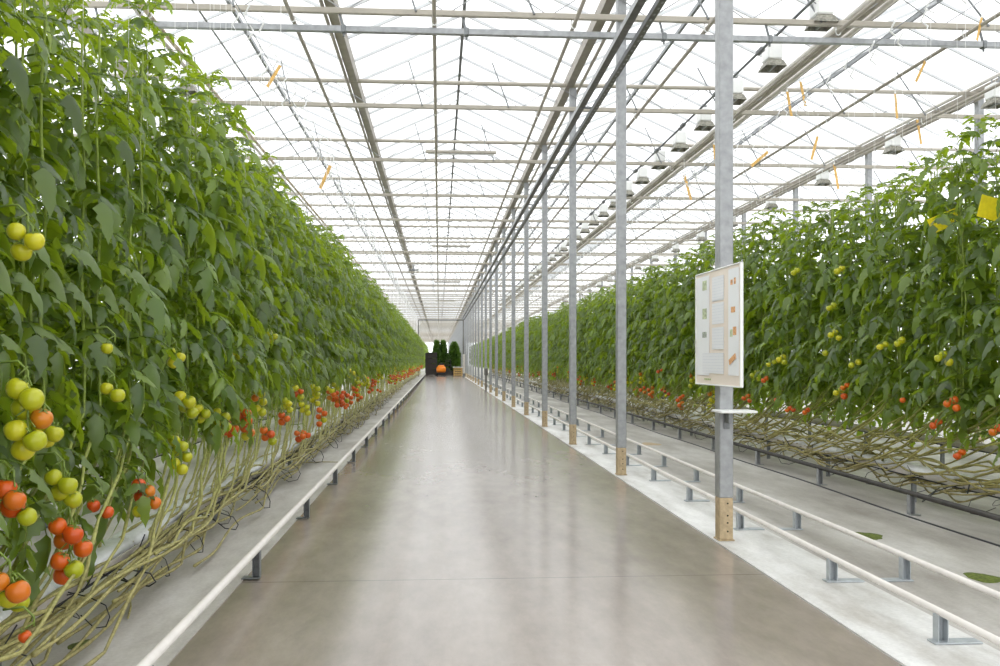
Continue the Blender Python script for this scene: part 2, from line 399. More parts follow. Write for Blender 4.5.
# ------------------------------------------------------------------ double tray along the posts, ends at a dark portal
YEND = 82.0
t = thing('overhead_tray', 'dark flat-bottomed tray, inner one of the pair running along the steel posts', 'tray', (2.13, 0, 5.28), 0, 'dark trays along the posts')
q = MB(); q.box((0, (Y0+YEND)/2, 0), (.085, YEND-Y0, .012)); q.box((-.042, (Y0+YEND)/2, .03), (.008, YEND-Y0, .07), mi=1); q.box((.042, (Y0+YEND)/2, .03), (.006, YEND-Y0, .07))
q.obj('channel', [M['tray'], M['galv']], t)
for i in range(FIRST - 1, FIRST + 18): MB().box((.06, YP[i] + 1.9, -.0), (.17, .035, .03), bev=.004).obj('joint_bracket', M['galv_dark'], t)
t = thing('overhead_tray', 'dark perforated tray, outer one of the pair running along the steel posts', 'tray', (2.275, 0, 5.16), 0, 'dark trays along the posts')
q = MB(); q.box((0, (Y0+YEND)/2, 0), (.07, YEND-Y0, .012)); q.box((-.034, (Y0+YEND)/2, .03), (.006, YEND-Y0, .06), mi=1); q.box((.034, (Y0+YEND)/2, .03), (.006, YEND-Y0, .06))
q.obj('channel', [M['tray'], M['galv_dark']], t)
sl = MB(); y = 4.0
while y < 40: sl.box((0.004 * math.sin(y * 7), y, -.0075), (.018, .045, .004)); y += .16
sl.obj('slot_row', M['galv'], t)
t = thing('portal_frame', 'thin dark portal frame spanning the aisle at the far end of the double tray', 'frame', (0, YEND + .1, 0))
for x in (-1.85, 2.2): MB().box((x, 0, 2.55), (.1, .1, 5.1), bev=.01).obj('upright', M['tray'], t)
MB().box((.175, 0, 5.12), (4.17, .12, .12), bev=.01).obj('lintel', M['tray'], t)

# ------------------------------------------------------------------ floor rails
def supp_mesh(h, w_, plate, side, mm):
    q = MB(); q.box((-w_ * .42, 0, h / 2 + .006), (.005, .055, h)); q.box((w_ * .42, 0, h / 2 + .006), (.005, .055, h)); q.box((0, .022, h / 2 + .006), (w_ * .8, .005, h))
    u = q.mesh('support', mm)
    p = MB().box((side * plate * .3, 0, .006), (plate, .085, .008), bev=.002).mesh('base_plate', mm)
    return u, p
def rail(name, label, x, zpipe, r, y0, step, ystart, m, suppm, plate, side, zf, y1=86, group=None, wid=.06, cap=99, first=()):
    t = thing(name, label, 'rail', (x, 0, zf), 0, group)
    MB().tube([(0, y0, zpipe - zf), (0, y1, zpipe - zf)], r, 14).obj('pipe', m, t, True)
    u, p = supp_mesh(zpipe - zf - r * .8, wid, plate, side, suppm)
    n = 0
    if first:
        for y in first[:-1]: o = link('support', u, t, (0, y, 0)); link('base_plate', p, o)
        y = first[-1]
    else:
        y = ystart
        while y > y0 + .2: y -= step
        y += step
    while y < y1 and n < cap:
        o = link('support', u, t, (0, y, 0)); link('base_plate', p, o); y += step; n += 1
yl = P(256, 580.8, -1.25).y
rail('floor_rail', 'single white pipe rail along the aisle edge, below the tomato wall', -1.245, .205, .025, -4, 2.35, yl, M['white_pipe'], M['galv_dark'], .12, -1, .006, wid=.055)
def sup(x, invs): return [depth_to_y(F * EYE * v, x) for v in invs]
rail('floor_rail', 'white pipe rail just behind the steel posts, inner of the pair', 2.635, .172, .020, -4, 1.6, 0, M['white_pipe'], M['galv_light'], .26, 1, .012, group='pair of pipe rails behind the posts', first=sup(2.635, (.00235, .00351, .00448, .00585)))
rail('floor_rail', 'white pipe rail farther behind the posts, outer of the pair', 3.15, .172, .020, -4, 1.6, 0, M['white_pipe'], M['galv_light'], .22, -1, .006, group='pair of pipe rails behind the posts', first=sup(3.15, (.0033, .00452, .00588, .0070)))
yr = PH(908, 515, .006).y
rail('floor_rail', 'dark rail in front of the outer tomato row', 4.54, .215, .025, -2, 2.1, yr, M['darkrail'], M['galv'], .1, 1, .006)
o = MB().tube([(4.47 + .02 * math.sin(y * 1.3), y, .012) for y in np.arange(0, 86, .5)], .009, 6).obj('floor_cable', M['black'], None, True)
tag(o, 'thin black cable lying on the concrete along the dark rail', 'cable')

# ------------------------------------------------------------------ growing gutters with slabs, black hoops, hoses
slab_me = MB().box((0, 0, 0), (.19, 1.16, .085), bev=.03).mesh('substrate_slab', M['slab'], True)
def hoop_mesh(side):
    q = MB()
    q.tube([(0, 0, .02), (side*.14, .03, -.01), (side*.25, .05, -.06), (side*.28, .07, -.13), (side*.25, .12, -.19), (side*.16, .17, -.20), (0.05, .20, -.12)], .0042, 5)
    q.tube([(side*.0, 0, .0), (side*.14, -.12, .02), (side*.20, -.15, .12)], .005, 5)
    return q.mesh('wire_hoop', M['black'], True)
def grow_gutter(x, z, side, label, y0, nh, group, legs=True, slabs=True):
    t = thing('growing_gutter', label, 'growing gutter', (x, 0, 0), 0, group)
    q = MB(); prof = [(-.13, .06), (-.12, .06), (-.11, .012), (.11, .012), (.12, .06), (.13, .06), (.12, 0), (-.12, 0)]
    vs = [(p[0], yy, z + p[1]) for yy in (y0, 86) for p in prof]; n = len(prof)
    q.add(vs, [(j, (j+1) % n, n + (j+1) % n, n + j) for j in range(n)] + [tuple(range(n)), tuple(range(2*n-1, n-1, -1))])
    q.obj('trough', M['growgutter'], t)
    MB().tube([(side*.14, y0, z + .005), (side*.14, 86, z + .005)], .007, 6).obj('drip_hose', M['black'], t, True)
    if legs:
        lg = MB().box((0, 0, z / 2), (.05, .03, z), bev=.004).mesh('leg', M['galv_dark'])
        y = y0 + .5
        for _ in range(40):
            if y < 85: link('leg', lg, t, (0, y, .003))
            y += 2.1
    hm = hoop_mesh(side); y = y0 + .3
    for j in range(nh):
        h_ = link('wire_hoop', hm, t, (side*.12, y, z + .02)); k_ = .8 + .3 * math.sin(j * 4.7); h_.scale = (k_, k_ * (1 + .4 * math.sin(j * 1.9)), k_); h_.rotation_euler = (.3 * math.sin(j * 2.9), 0, .5 * math.sin(j * 3.7)); y += .47 + .26 * math.sin(j * 2.1)
    if slabs:
        y = 4.3 if side > 0 else 7.9; j = 0
        while y < 60:
            if j < 45:
                s = link('substrate_slab', slab_me, None, (x, y, z + .058)); s.rotation_euler = (0, 0, .02 * math.sin(j * 3.3))
                tag(s, ('%s white plastic-wrapped growing slab on the gutter %s' % (ORD[j], group2[side])) if j < 8 else 'white plastic-wrapped growing slab further along the gutter %s' % group2[side], 'growing slab', 'white slabs on the gutter ' + group2[side])
            y += 1.2; j += 1
group2 = {1: 'under the single-rail tomato row', -1: 'under the outer tomato row'}
XG_L, XG_R = -2.08, 4.98
grow_gutter(XG_L, .24, 1, 'beige growing gutter under the tomato row beside the single white rail', 1.8, 60, None)
grow_gutter(XG_R, .30, -1, 'beige growing gutter under the outer tomato row behind the dark rail', 4.5, 60, None)
grow_gutter(6.5, .42, -1, 'second beige growing gutter glimpsed behind the outer tomato row', 4.5, 0, None, True, False)
grow_gutter(-3.5, .34, 1, 'second beige growing gutter glimpsed behind the single-rail tomato row', 1.5, 0, None, True, False)

# ------------------------------------------------------------------ tomato plants
ST = np.array([0, .10, .20, .34, .46, .60, .72, .86, 1.0]); HW = np.array([.02, .20, .33, .25, .31, .18, .20, .08, .0])
def leaflet_template():
    vs = []; fs = []
    n = len(ST)
    for i in range(n):
        t, h = ST[i], HW[i]; z0 = -.30 * t * t
        vs += [(-h, t - .05 * (h > .28), z0 + .10 * h - .9*h*h), (0, t, z0), (h, t - .05 * (h > .28), z0 + .10 * h - .9*h*h)]
    for i in range(n - 1):
        a = i * 3; fs += [(a, a+1, a+4, a+3), (a+1, a+2, a+5, a+4)]
    return np.array(vs), fs
LT, LF = leaflet_template()
LFA = np.array(LF)
class Leafy:
    """collects many leaflets fast"""
    def __init__(s): s.v = []; s.f = []; s.n = 0
    def leaf(s, p, d, nrm, L, Wd):
        cz = rng.uniform(.7, 2.6)
        d = d / np.linalg.norm(d); x = np.cross(d, nrm); x /= (np.linalg.norm(x) + 1e-9); z = np.cross(x, d)
        V = LT[:, :1] * x * (L * Wd) + LT[:, 1:2] * d * L + LT[:, 2:3] * z * L * cz + p
        s.v.append(V); s.f.append(LFA + s.n); s.n += len(V)
    def strip(s, pts, r):
        """thin three-sided stalk"""
        pts = np.array(pts); n = len(pts); V = []
        for i in range(n):
            t = pts[min(i+1, n-1)] - pts[max(i-1, 0)]; t = t / (np.linalg.norm(t) + 1e-9)
            u = np.cross(t, [0.3, .2, 1.0]); u /= (np.linalg.norm(u) + 1e-9); w_ = np.cross(t, u)
            for k in range(3):
                a = 2.094 * k; V.append(pts[i] + (u * math.cos(a) + w_ * math.sin(a)) * r * (1 - .6 * i / n))
        Fq = [(i*3+k, i*3+(k+1) % 3, i*3+3+(k+1) % 3, i*3+3+k) for i in range(n-1) for k in range(3)]
        s.v.append(np.array(V)); s.f.append(np.array(Fq) + s.n); s.n += len(V)
    def mesh(s, name, m):
        V = np.vstack(s.v); Fa = np.vstack(s.f)
        me = bpy.data.meshes.new(name); me.vertices.add(len(V)); me.vertices.foreach_set('co', V.astype(np.float32).ravel())
        me.loops.add(Fa.size); me.loops.foreach_set('vertex_index', Fa.astype(np.int32).ravel())
        me.polygons.add(len(Fa)); me.polygons.foreach_set('loop_start', np.arange(0, Fa.size, 4, dtype=np.int32))
        try: me.polygons.foreach_set('loop_total', np.full(len(Fa), 4, dtype=np.int32))
        except Exception: pass
        me.polygons.foreach_set('use_smooth', [True] * len(Fa))
        me.materials.append(m); me.update(calc_edges=True); me.validate(); return me
def compound_leaf(lf, p0, az, Lr, e0, e1, size):
    """an arching leaf with leaflets in pairs"""
    n = 7; pts = [np.array(p0, float)]; tang = []
    for i in range(n):
        e = e0 + (e1 - e0) * (i / (n - 1)); a = az + .1 * math.sin(i)
        d = np.array([math.cos(a) * math.cos(e), math.sin(a) * math.cos(e), math.sin(e)]); tang.append(d)
        pts.append(pts[-1] + d * Lr / n)
    lf.strip(pts, .006 * (Lr / .4))
    side = np.array([-math.sin(az), math.cos(az), 0])
    for s_, frac in ((.22, .55), (.40, .90), (.52, .4), (.64, 1.0), (.84, .9)):
        i = int(s_ * n); q = pts[i] + (pts[i+1] - pts[i]) * (s_ * n - i); tg = tang[min(i, n-1)]
        up = np.cross(side, tg) * -1; up = up if up[2] > 0 else -up
        for sg in (-1, 1):
            if rng.random() < .06: continue
            dd = tg * (.45 + .3 * rng.random()) + side * sg * .85 + np.array([0, 0, .12 - .5 * rng.random()])
            nr = up + rng.normal(0, .35, 3) + side * sg * .15
            lf.leaf(q, dd, nr, size * frac * rng.uniform(.8, 1.25), rng.uniform(.62, .92))
    dd = tang[-1] + np.array([0, 0, -.25]); up = np.cross(tang[-1], side); up = up if up[2] > 0 else -up
    lf.leaf(pts[-1], dd, up + rng.normal(0, .25, 3), size * rng.uniform(1.15, 1.45), rng.uniform(.7, .95))
def make_foliage(top, zlow=.98, heads=((.08, -.16), (-.10, .15), (-.02, 0)), dens=.066):
    lf = Leafy()
    for (hx, hy) in heads:
        T = top + rng.uniform(-.2, .12); z = zlow + rng.uniform(-.18, .15); az = rng.uniform(0, 2 * PI)
        while z < T:
            k = (z - zlow) / (T - zlow)
            Lr = .44 * (1 - .55 * max(0, k - .75) / .25) * rng.uniform(.8, 1.15)
            e0 = .55 + .4 * k + rng.normal(0, .2); e1 = -.85 + .9 * max(0, k - .6) + rng.normal(0, .25)
            size = .142 * (1 - .45 * max(0, k - .7) / .3) * rng.uniform(.85, 1.15)
            compound_leaf(lf, (hx, hy, z), az, Lr, e0, e1, size)
            az += 2.4 + rng.normal(0, .35); z += dens * rng.uniform(.7, 1.3)
        for q in range(4):
            compound_leaf(lf, (hx, hy, T), az + q * 1.6, .16, 1.1, .2, .06)
    return lf.mesh('foliage', M['leaf'])
def make_stem(top, seed, outer):
    """one long stem: lies along the row in the bundle, slants up, then climbs"""
    rr = random.Random(seed); q = MB()
    fx = rr.uniform(.0, .24); zb = rr.uniform(.2, .66) if outer else rr.uniform(.10, .40); reach = rr.uniform(3.2, 5.4); pts = []
    ph = rr.uniform(0, 6); bow = rr.uniform(1.3, 2.4); amp = 1.7 if outer else .55
    nb = 16
    for i in range(nb):
        f = i / (nb - 1)
        pts.append((fx + .05 * amp * math.sin(ph + f * 7), -reach + f * (reach - bow), zb + .045 * amp * math.sin(ph * 2 + f * 9) - .06 * (1 - f)))
    for i in range(1, 11):
        f = i / 10; e = f * f * (3 - 2 * f)
        pts.append((fx * (1 - e) + .012 * math.sin(i * 2 + ph), -bow * (1 - f) ** 1.15, zb + (1.2 - zb) * (f ** 1.5)))
    for i in range(1, 9):
        f = i / 8; pts.append((.012 * math.sin(i * 1.7 + ph), .012 * math.cos(i * 1.9), 1.2 + (top - 1.2) * f))
    rs = [.0098 + .0026 * math.sin(i * 2.7 + ph) for i in range(26)] + [.0105 - .0006 * i for i in range(len(pts) - 26)]
    return q.tube(pts, rs, 6).mesh('stem', M['stem_dry' if outer else 'stem'], True)
def make_twine(top, seed, zw=5.2):
    q = MB(); c = seed * 1.3
    q.tube([(0, 0, top - .4), (.01, 0, zw - .24), (-.03, .05 * math.cos(c), zw - .17), (.04, -.05, zw - .11), (.03, .04, zw - .04), (0, 0, zw)], [.0018, .0018, .010, .010, .010, .008], 5)
    return q.mesh('twine', M['twine'], True)
HEADS = ((.08, -.16), (-.10, .15))
NV = 9
FOL = [make_foliage(3.52 + .08 * math.sin(k * 2.2), 1.33) for k in range(6)]; FOL_LOW = [make_foliage(3.52 + .08 * math.sin(k * 2.2), 1.02) for k in range(6)]
STEM_IN = [make_stem(3.4, k, False) for k in range(16)]; STEM_OUT = [make_stem(3.4, 50 + k, True) for k in range(16)]
FOL_DEEP = [make_foliage(3.55, .70, ((-.02, -.16), (-.14, .15), (-.2, 0))) for k in range(3)]
TWINE = [make_twine(3.4, k) for k in range(5)]

def tomato_mesh(name, m):
    prof = [(.002, -.046), (.018, -.0445), (.031, -.037), (.041, -.024), (.0465, -.006), (.046, .010), (.040, .024), (.029, .034), (.016, .0375), (.004, .035)]
    q = MB().lathe(prof, (0, 0, 0), 16, 0)
    for k in range(5):
        a = 2 * PI * k / 5; ca, sa = math.cos(a), math.sin(a)
        q.add([(0, 0, .037), (.012*ca - .006*sa, .012*sa + .006*ca, .040), (.034*ca, .034*sa, .036), (.012*ca + .006*sa, .012*sa - .006*ca, .040)], [(0, 3, 2, 1)], 1)
    q.tube([(0, 0, .036), (.003, 0, .062)], .004, 5, 1)
    return q.mesh(name, [m, M['truss']], True)
TOM = {'r': tomato_mesh('tomato', M['tom_red']), 'o': tomato_mesh('tomato', M['tom_orange']), 'g': tomato_mesh('tomato', M['tom_green'])}
def truss(plant, at_local, colours, sc=1.0, seed=0):
    """a hanging cluster: stalk + tomatoes as sub-parts"""
    rr = random.Random(seed); n = len(colours)
    tr = MB(); base = Vector(at_local)
    ps = []
    for i in range(n):
        f = i / max(1, n - 1)
        ps.append(Vector(((.035 if i % 2 else -.035) * sc + rr.uniform(-.01, .01), (.04 if (i // 2) % 2 else -.035) * sc + rr.uniform(-.015, .015), -.055 * i * sc * .78)))
    top = Vector((-.12, 0, .10))
    line = [top, Vector((-.04, 0, .11)), Vector((0, 0, .07))] + [Vector((0, 0, -.06 * sc * i * .78 + .03)) for i in range(0, n, 2)]
    tr.tube(line, .005, 5)
    for p in ps: tr.tube([(0, 0, p.z + .09 * sc), p + Vector((0, 0, .055 * sc))], .0035, 4)
    o = tr.obj('truss', M['truss'], plant, True, base)
    for c, p in zip(colours, ps):
        q = link('tomato', TOM[c], o, p); s = sc * rr.uniform(.88, 1.08); q.scale = (s, s, s)
        q.rotation_euler = (rr.uniform(-.5, .5), rr.uniform(-.5, .5), rr.uniform(0, 6))
    return o
def merged_truss_mesh(cols, seed):
    rr = random.Random(seed); q = MB(); prof = [(.003, -.045), (.03, -.036), (.046, -.005), (.040, .024), (.02, .036), (.003, .036)]
    mi = {'r': 0, 'o': 1, 'g': 2}
    for i, c in enumerate(cols):
        p = ((.036 if i % 2 else -.036) + rr.uniform(-.01, .01), (.04 if (i // 2) % 2 else -.035), -.05 * i)
        q.lathe(prof, p, 9, mi[c])
    q.tube([(0, 0, .15), (0, 0, -.05 * len(cols))], .005, 4, 3)
    return q.mesh('truss', [M['tom_red'], M['tom_orange'], M['tom_green'], M['truss']], True)
FAR_T = {'r': [merged_truss_mesh('rrorr', 1), merged_truss_mesh('rrrgr', 2), merged_truss_mesh('rro', 3)], 'g': [merged_truss_mesh('gggg', 4), merged_truss_mesh('gogggg', 5), merged_truss_mesh('ggg', 6)]}

def plant(x, y, k, label, group, flip=False, sc=1.0):
    t = thing('tomato_plant', label, 'tomato plant', (x, y, .006), PI if flip else 0, group)
    a = link('foliage', FOL_DEEP[k % 3] if not flip and y < 6.3 else (FOL_LOW if flip or y < 8.5 else FOL)[k % 6], t); a.scale = (1, 1, sc); a.location = (0, 0, .98 * (1 - sc))
    for q in range((5 if flip and y < 40 else 4 if y < 45 else 2)):
        h = HEADS[q % 2]
        link('stem', (STEM_OUT if flip else STEM_IN)[(k * 5 + q * 7 + int(y * 3)) % 16], t, (h[0] + .04 * (q // 2), h[1] + .12 * (q // 2), 0))
    for q, h in enumerate(HEADS):
        link('twine', TWINE[(k + q) % 5], t, (h[0], h[1], 0))
    return t
LEFT = []; RIGHT = []
STEP = .6
y = 2.3; j = -1; rl = random.Random(5)
ROW_L, ROW_R = 'tomato plants in the row beside the single rail', 'tomato plants in the outer row behind the posts'
XPL, XPR = -2.02, 5.08
while y < 92:
    if j < 0:
        [rl.random() for _ in range(4)]; y += STEP; j += 1; continue          # wholly outside the frame
    if j < 14: lb = '%s green tomato plant from the near end of the row beside the single white rail' % ORD[j]
    elif j < 40: lb = 'tomato plant in the middle stretch of the row beside the single white rail'
    else: lb = 'small distant tomato plant in the far stretch of the row beside the single rail'
    p_ = plant(XPL + rl.uniform(-.07, .07), y + rl.uniform(-.08, .08), rl.randrange(9), lb, ROW_L, False, rl.uniform(.97, 1.08) + (.06 if y < 8 else 0)); LEFT.append(p_)
    y += STEP; j += 1
y = 5.2; j = -3
while y < 85.5:
    if j < 0: lb = 'tomato plant cut off by the frame edge, its stems trailing along the outer row gutter'
    elif j < 14: lb = '%s tomato plant from the near end of the outer row behind the dark rail' % ORD[j]
    elif j < 40: lb = 'tomato plant in the middle stretch of the outer row behind the posts'
    else: lb = 'small distant tomato plant in the far stretch of the outer row'
    p_ = plant(XPR + rl.uniform(-.07, .07), y + rl.uniform(-.08, .08), rl.randrange(9), lb, ROW_R, True, rl.uniform(.94, 1.04)); RIGHT.append(p_)
    y += STEP; j += 1
def nearest(rows, y): return min(rows, key=lambda o: abs(o.location.y - y))
busy = set()
def photo_truss(px, py, cols, X, sc, rows, seed):
    w_ = P(px, py, X); pl = nearest(rows, w_.y); busy.add(pl.name)
    loc = w_ - pl.location
    if rows is RIGHT: loc = Vector((-loc.x, -loc.y, loc.z))
    truss(pl, loc, cols, sc * .9, seed)
LT_ = [(28, 388, 'gggoggg', -1.66, 1.08), (50, 425, 'ggg', -1.74, .9), (14, 488, 'rorg', -1.72, 1.05), (64, 476, 'gggg', -1.74, 1.0), (70, 524, 'rrorrgr', -1.72, 1.05),
       (10, 580, 'oog', -1.66, 1.02), (28, 600, 'g', -1.68, 1.0), (34, 634, 'r', -1.62, .6), (146, 484, 'rorog', -1.74, 1.0), (180, 440, 'gggggg', -1.74, 1.0), (186, 396, 'gggg', -1.74, 1.0),
       (176, 352, 'ggg', -1.72, .9), (114, 388, 'gg', -1.70, .9), (28, 232, 'ggg', -1.66, .95), (102, 505, 'rr', -1.8, .9), (202, 408, 'ggg', -1.76, 1), (222, 412, 'ggggg', -1.74, 1),
       (243, 408, 'rrrr', -1.74, 1.0), (232, 424, 'rrr', -1.78, 1), (248, 428, 'rog', -1.72, 1), (258, 390, 'ggog', -1.76, 1), (268, 430, 'rrrg', -1.72, 1), (260, 408, 'gg', -1.76, 1),
       (284, 415, 'rrr', -1.74, 1), (287, 400, 'gggg', -1.74, 1), (300, 433, 'rrr', -1.72, 1), (306, 432, 'rr', -1.72, 1), (298, 388, 'grrg', -1.76, 1), (305, 404, 'gggg', -1.72, 1), (315, 386, 'gggg', -1.76, 1),
       (335, 395, 'rrro', -1.72, 1), (344, 405, 'rr', -1.72, 1), (330, 388, 'gg', -1.74, 1), (355, 388, 'rr', -1.72, 1), (360, 382, 'gg', -1.72, 1), (374, 380, 'rrrr', -1.7, 1.0), (379, 390, 'rr', -1.7, 1),
       (236, 352, 'gg', -1.7, .8), (272, 333, 'ggg', -1.7, .9), (115, 348, 'g', -1.68, .8)]
for s_, a in enumerate(LT_): photo_truss(*a, LEFT, s_)
RT_ = [(952, 400, 'rrr', 4.66, .9), (938, 422, 'rr', 4.68, .9), (997, 428, 'ro', 4.66, .9), (962, 452, 'rr', 4.72, .9), (902, 400, 'r', 4.66, .7), (943, 354, 'ggg', 4.62, .95),
       (900, 340, 'gg', 4.62, .9), (884, 344, 'gg', 4.62, .8), (856, 362, 'gg', 4.62, .9), (840, 390, 'ggr', 4.64, .9), (847, 385, 'ro', 4.66, .8), (835, 332, 'ggg', 4.62, .9), (824, 353, 'g', 4.62, .9),
       (772, 362, 'gg', 4.62, .9), (782, 357, 'ggg', 4.62, .9), (766, 378, 'rr', 4.64, .9), (747, 396, 'rrr', 4.66, .9), (775, 400, 'r', 4.66, .8), (807, 410, 'rr', 4.68, .8), (790, 408, 'rr', 4.68, .8),
       (833, 305, 'gg', 4.62, .9), (840, 268, 'gg', 4.62, .9), (796, 270, 'gg', 4.62, .9), (792, 410, 'r', 4.68, .8), (663, 388, 'rrr', 4.64, .9), (668, 394, 'rg', 4.64, .9), (682, 396, 'rr', 4.66, .9), (660, 370, 'rr', 4.62, .9)]
for s_, a in enumerate(RT_): photo_truss(*a, RIGHT, 100 + s_)
rt = random.Random(21)
for rows in (LEFT, RIGHT):
    for i, pl in enumerate(rows):
        if i < (16 if rows is LEFT else 14): continue
        if rt.random() < (.45 if rows is RIGHT else .45): continue
        n = 1 if (rows is RIGHT or rt.random() < .6) else 2
        for _ in range(n):
            c = 'r' if rt.random() < .5 else 'g'
            z = rt.uniform(.72, 1.0) if c == 'r' else rt.uniform(.9, 1.35)
            link('truss', FAR_T[c][rt.randrange(3)], pl, (.28 + rt.uniform(-.1, .06), rt.uniform(-.3, .3), z))
# rows behind the two front rows: nobody could count these leaves
def back_row(x, y0, y1, label, name, zl=.9):
    base = [make_foliage(3.45, zl, ((.1, -.2), (-.1, .2)), .16) for _ in range(3)]
    Vs = []; Fs = []; n = 0; y = y0; q = 0
    arr = []
    for me in base:
        v = np.empty(len(me.vertices) * 3, np.float32); me.vertices.foreach_get('co', v)
        f = np.empty(len(me.loops), np.int32); me.loops.foreach_get('vertex_index', f); arr.append((v.reshape(-1, 3), f.reshape(-1, 4)))
    while y < y1:
        v, f = arr[q % 3]; a = q * 2.1; R = np.array([[math.cos(a), -math.sin(a), 0], [math.sin(a), math.cos(a), 0], [0, 0, 1]])
        Vs.append(v @ R.T + np.array([x + .1 * math.sin(q * 5), y, 0])); Fs.append(f + n); n += len(v); y += .55 + .1 * math.sin(q * 3); q += 1
    lf = Leafy(); lf.v = Vs; lf.f = Fs
    o = link(name, lf.mesh(name, M['leaf'])); tag(o, label, 'tomato plants', None, 'stuff'); return o
back_row(-3.75, 2.0, 30, 'green tomato leaves of the row glimpsed behind the single-rail tomato row', 'tomato_foliage', .5)
back_row(6.75, 6.0, 45, 'green tomato leaves of the row glimpsed behind the outer tomato row', 'tomato_foliage')
back_row(-5.5, 1.0, 40, 'added light-blocking green tomato leaves two rows behind the single-rail tomato row', 'tomato_foliage', .35)  # added row, leaves reach low to block light from the side wall
back_row(8.5, 5.0, 55, 'added light-blocking green tomato leaves two rows behind the outer tomato row', 'tomato_foliage', .35)  # added foliage hung low, shuts out side light behind the outer row
back_row(XPL, 92.5, 140, 'far green tomato leaves beyond the rack where the single-rail row runs out of sight', 'tomato_foliage')
back_row(XPR, 86, 140, 'far green tomato leaves where the outer row runs out of sight behind the posts', 'tomato_foliage')
# crop wires
for x, lb in ((-2.1, 'thin steel crop wire carrying twine hooks above the single-rail tomato row'), (5.08, 'thin steel crop wire carrying twine hooks above the outer tomato row')):
    o = MB().tube([(x, Y0, 5.2), (x, 90, 5.2)], .006, 5).obj('crop_wire', M['galv'], None, True); tag(o, lb, 'wire')

# ------------------------------------------------------------------ grow lights
def light_meshes():
    bx = MB().box((0, 0, -.16), (.23, .30, .25), bev=.02)
    rf = MB(); vs = []
    for (hx, hy, z) in ((.09, .12, -.28), (.12, .15, -.31), (.16, .19, -.40)):
        vs += [(-hx, -hy, z), (hx, -hy, z), (hx, hy, z), (-hx, hy, z)]
    rf.add(vs, [(a + i, a + (i+1) % 4, a + 4 + (i+1) % 4, a + 4 + i) for a in (0, 4) for i in range(4)] + [(3, 2, 1, 0)])
    lamp = MB().tube([(0, -.15, -.37), (0, .15, -.37)], .025, 8)
    hg = MB().tube([(0, -.1, .10), (0, -.1, -.04)], .012, 6); hg.tube([(0, .1, .10), (0, .1, -.04)], .012, 6); hg.box((0, 0, .0), (.05, .26, .02))
    return bx.mesh('ballast_box', M['white']), rf.mesh('reflector', M['reflector']), lamp.mesh('lamp_tube', M['galv']), hg.mesh('bracket', M['galv'])
LM = light_meshes()
def light_line(x, z, ys, where):
    for j, y in enumerate(ys):
        lb = ('%s white box grow light in the line %s' % (ORD[j], where)) if j < 8 else 'distant white grow light in the line %s' % where
        t = thing('grow_light', lb, 'grow light', (x, y, z), 0, 'grow lights ' + where)
        for nm, me in zip(('ballast_box', 'reflector', 'lamp_tube', 'bracket'), LM): link(nm, me, t)
y0 = depth_to_y(F * 4.62 / 350, 5.2)
light_line(5.03, 5.86 + .44, [y0 + 1.76 * k for k in range(36)], 'overhead between posts and outer row')
y0 = depth_to_y(F * 4.62 / 268, 9.57)
light_line(9.57, 6.28, [y0 + 3.52 * k for k in range(16)], 'overhead behind the outer row')
light_line(-4.1, 6.26, [depth_to_y(F * 4.62 / 282, -4.1) + 7.0 * k for k in range(2)], 'overhead behind the single-rail row')

for x, z, lb in ((9.57, 6.36, 'pale conduit carrying the grow lights behind the outer row'), (-4.1, 6.36, 'pale conduit carrying the grow lights behind the single-rail row')):
    o = MB().tube([(x, Y0, z + .03), (x, Y1, z + .03)], .035, 8).obj('light_conduit', M['white_pipe'], None, True); tag(o, lb, 'conduit')
# hanging tube lights across the aisle
for j, zc in enumerate((19.2, 35.0, 51.0, 67.0)):
    yy = depth_to_y(zc, .45)
    t = thing('tube_light', '%s slim tube light hanging crosswise over the aisle, counted from the near end' % ORD[j], 'tube light', (.47, yy, 5.88), 0, 'tube lights over the aisle')
    MB().box((0, 0, .03), (1.5, .09, .06), bev=.012).obj('housing', M['pipe'], t)
    MB().tube([(-.7, 0, -.015), (.7, 0, -.015)], .018, 8).obj('tube', M['white'], t, True)
    for x in (-.5, .5): MB().tube([(x, 0, .06), (x, 0, .55)], .008, 5).obj('hanger', M['galv_dark'], t)
# circulation fan
c = P(413.5, 270, -1.32)
t = thing('circulation_fan', 'round white circulation fan hung beside the gutter far down the aisle', 'fan', c)
q = MB(); q.tube([(.26 * math.cos(a), 0, .26 * math.sin(a)) for a in np.linspace(0, 2 * PI, 25)], .035, 8); q.obj('ring', M['white'], t, True)
MB().lathe([(.05, -.08), (.08, -.06), (.08, .12), (.05, .14)], (0, 0, 0), 12, 0, 'y').obj('motor', M['galv_dark'], t)
for k in range(4):
    a = k * PI / 2; R = Matrix.Rotation(a, 3, 'Y')
    MB().box(R @ Vector((.14, -.02, 0)), (.2, .012, .09), R @ Matrix.Rotation(.5, 3, 'X')).obj('blade', M['galv'], t)
MB().tube([(0, .05, .26), (0, .05, 6.0 - c.z)], .012, 6).obj('hanger', M['galv_dark'], t)

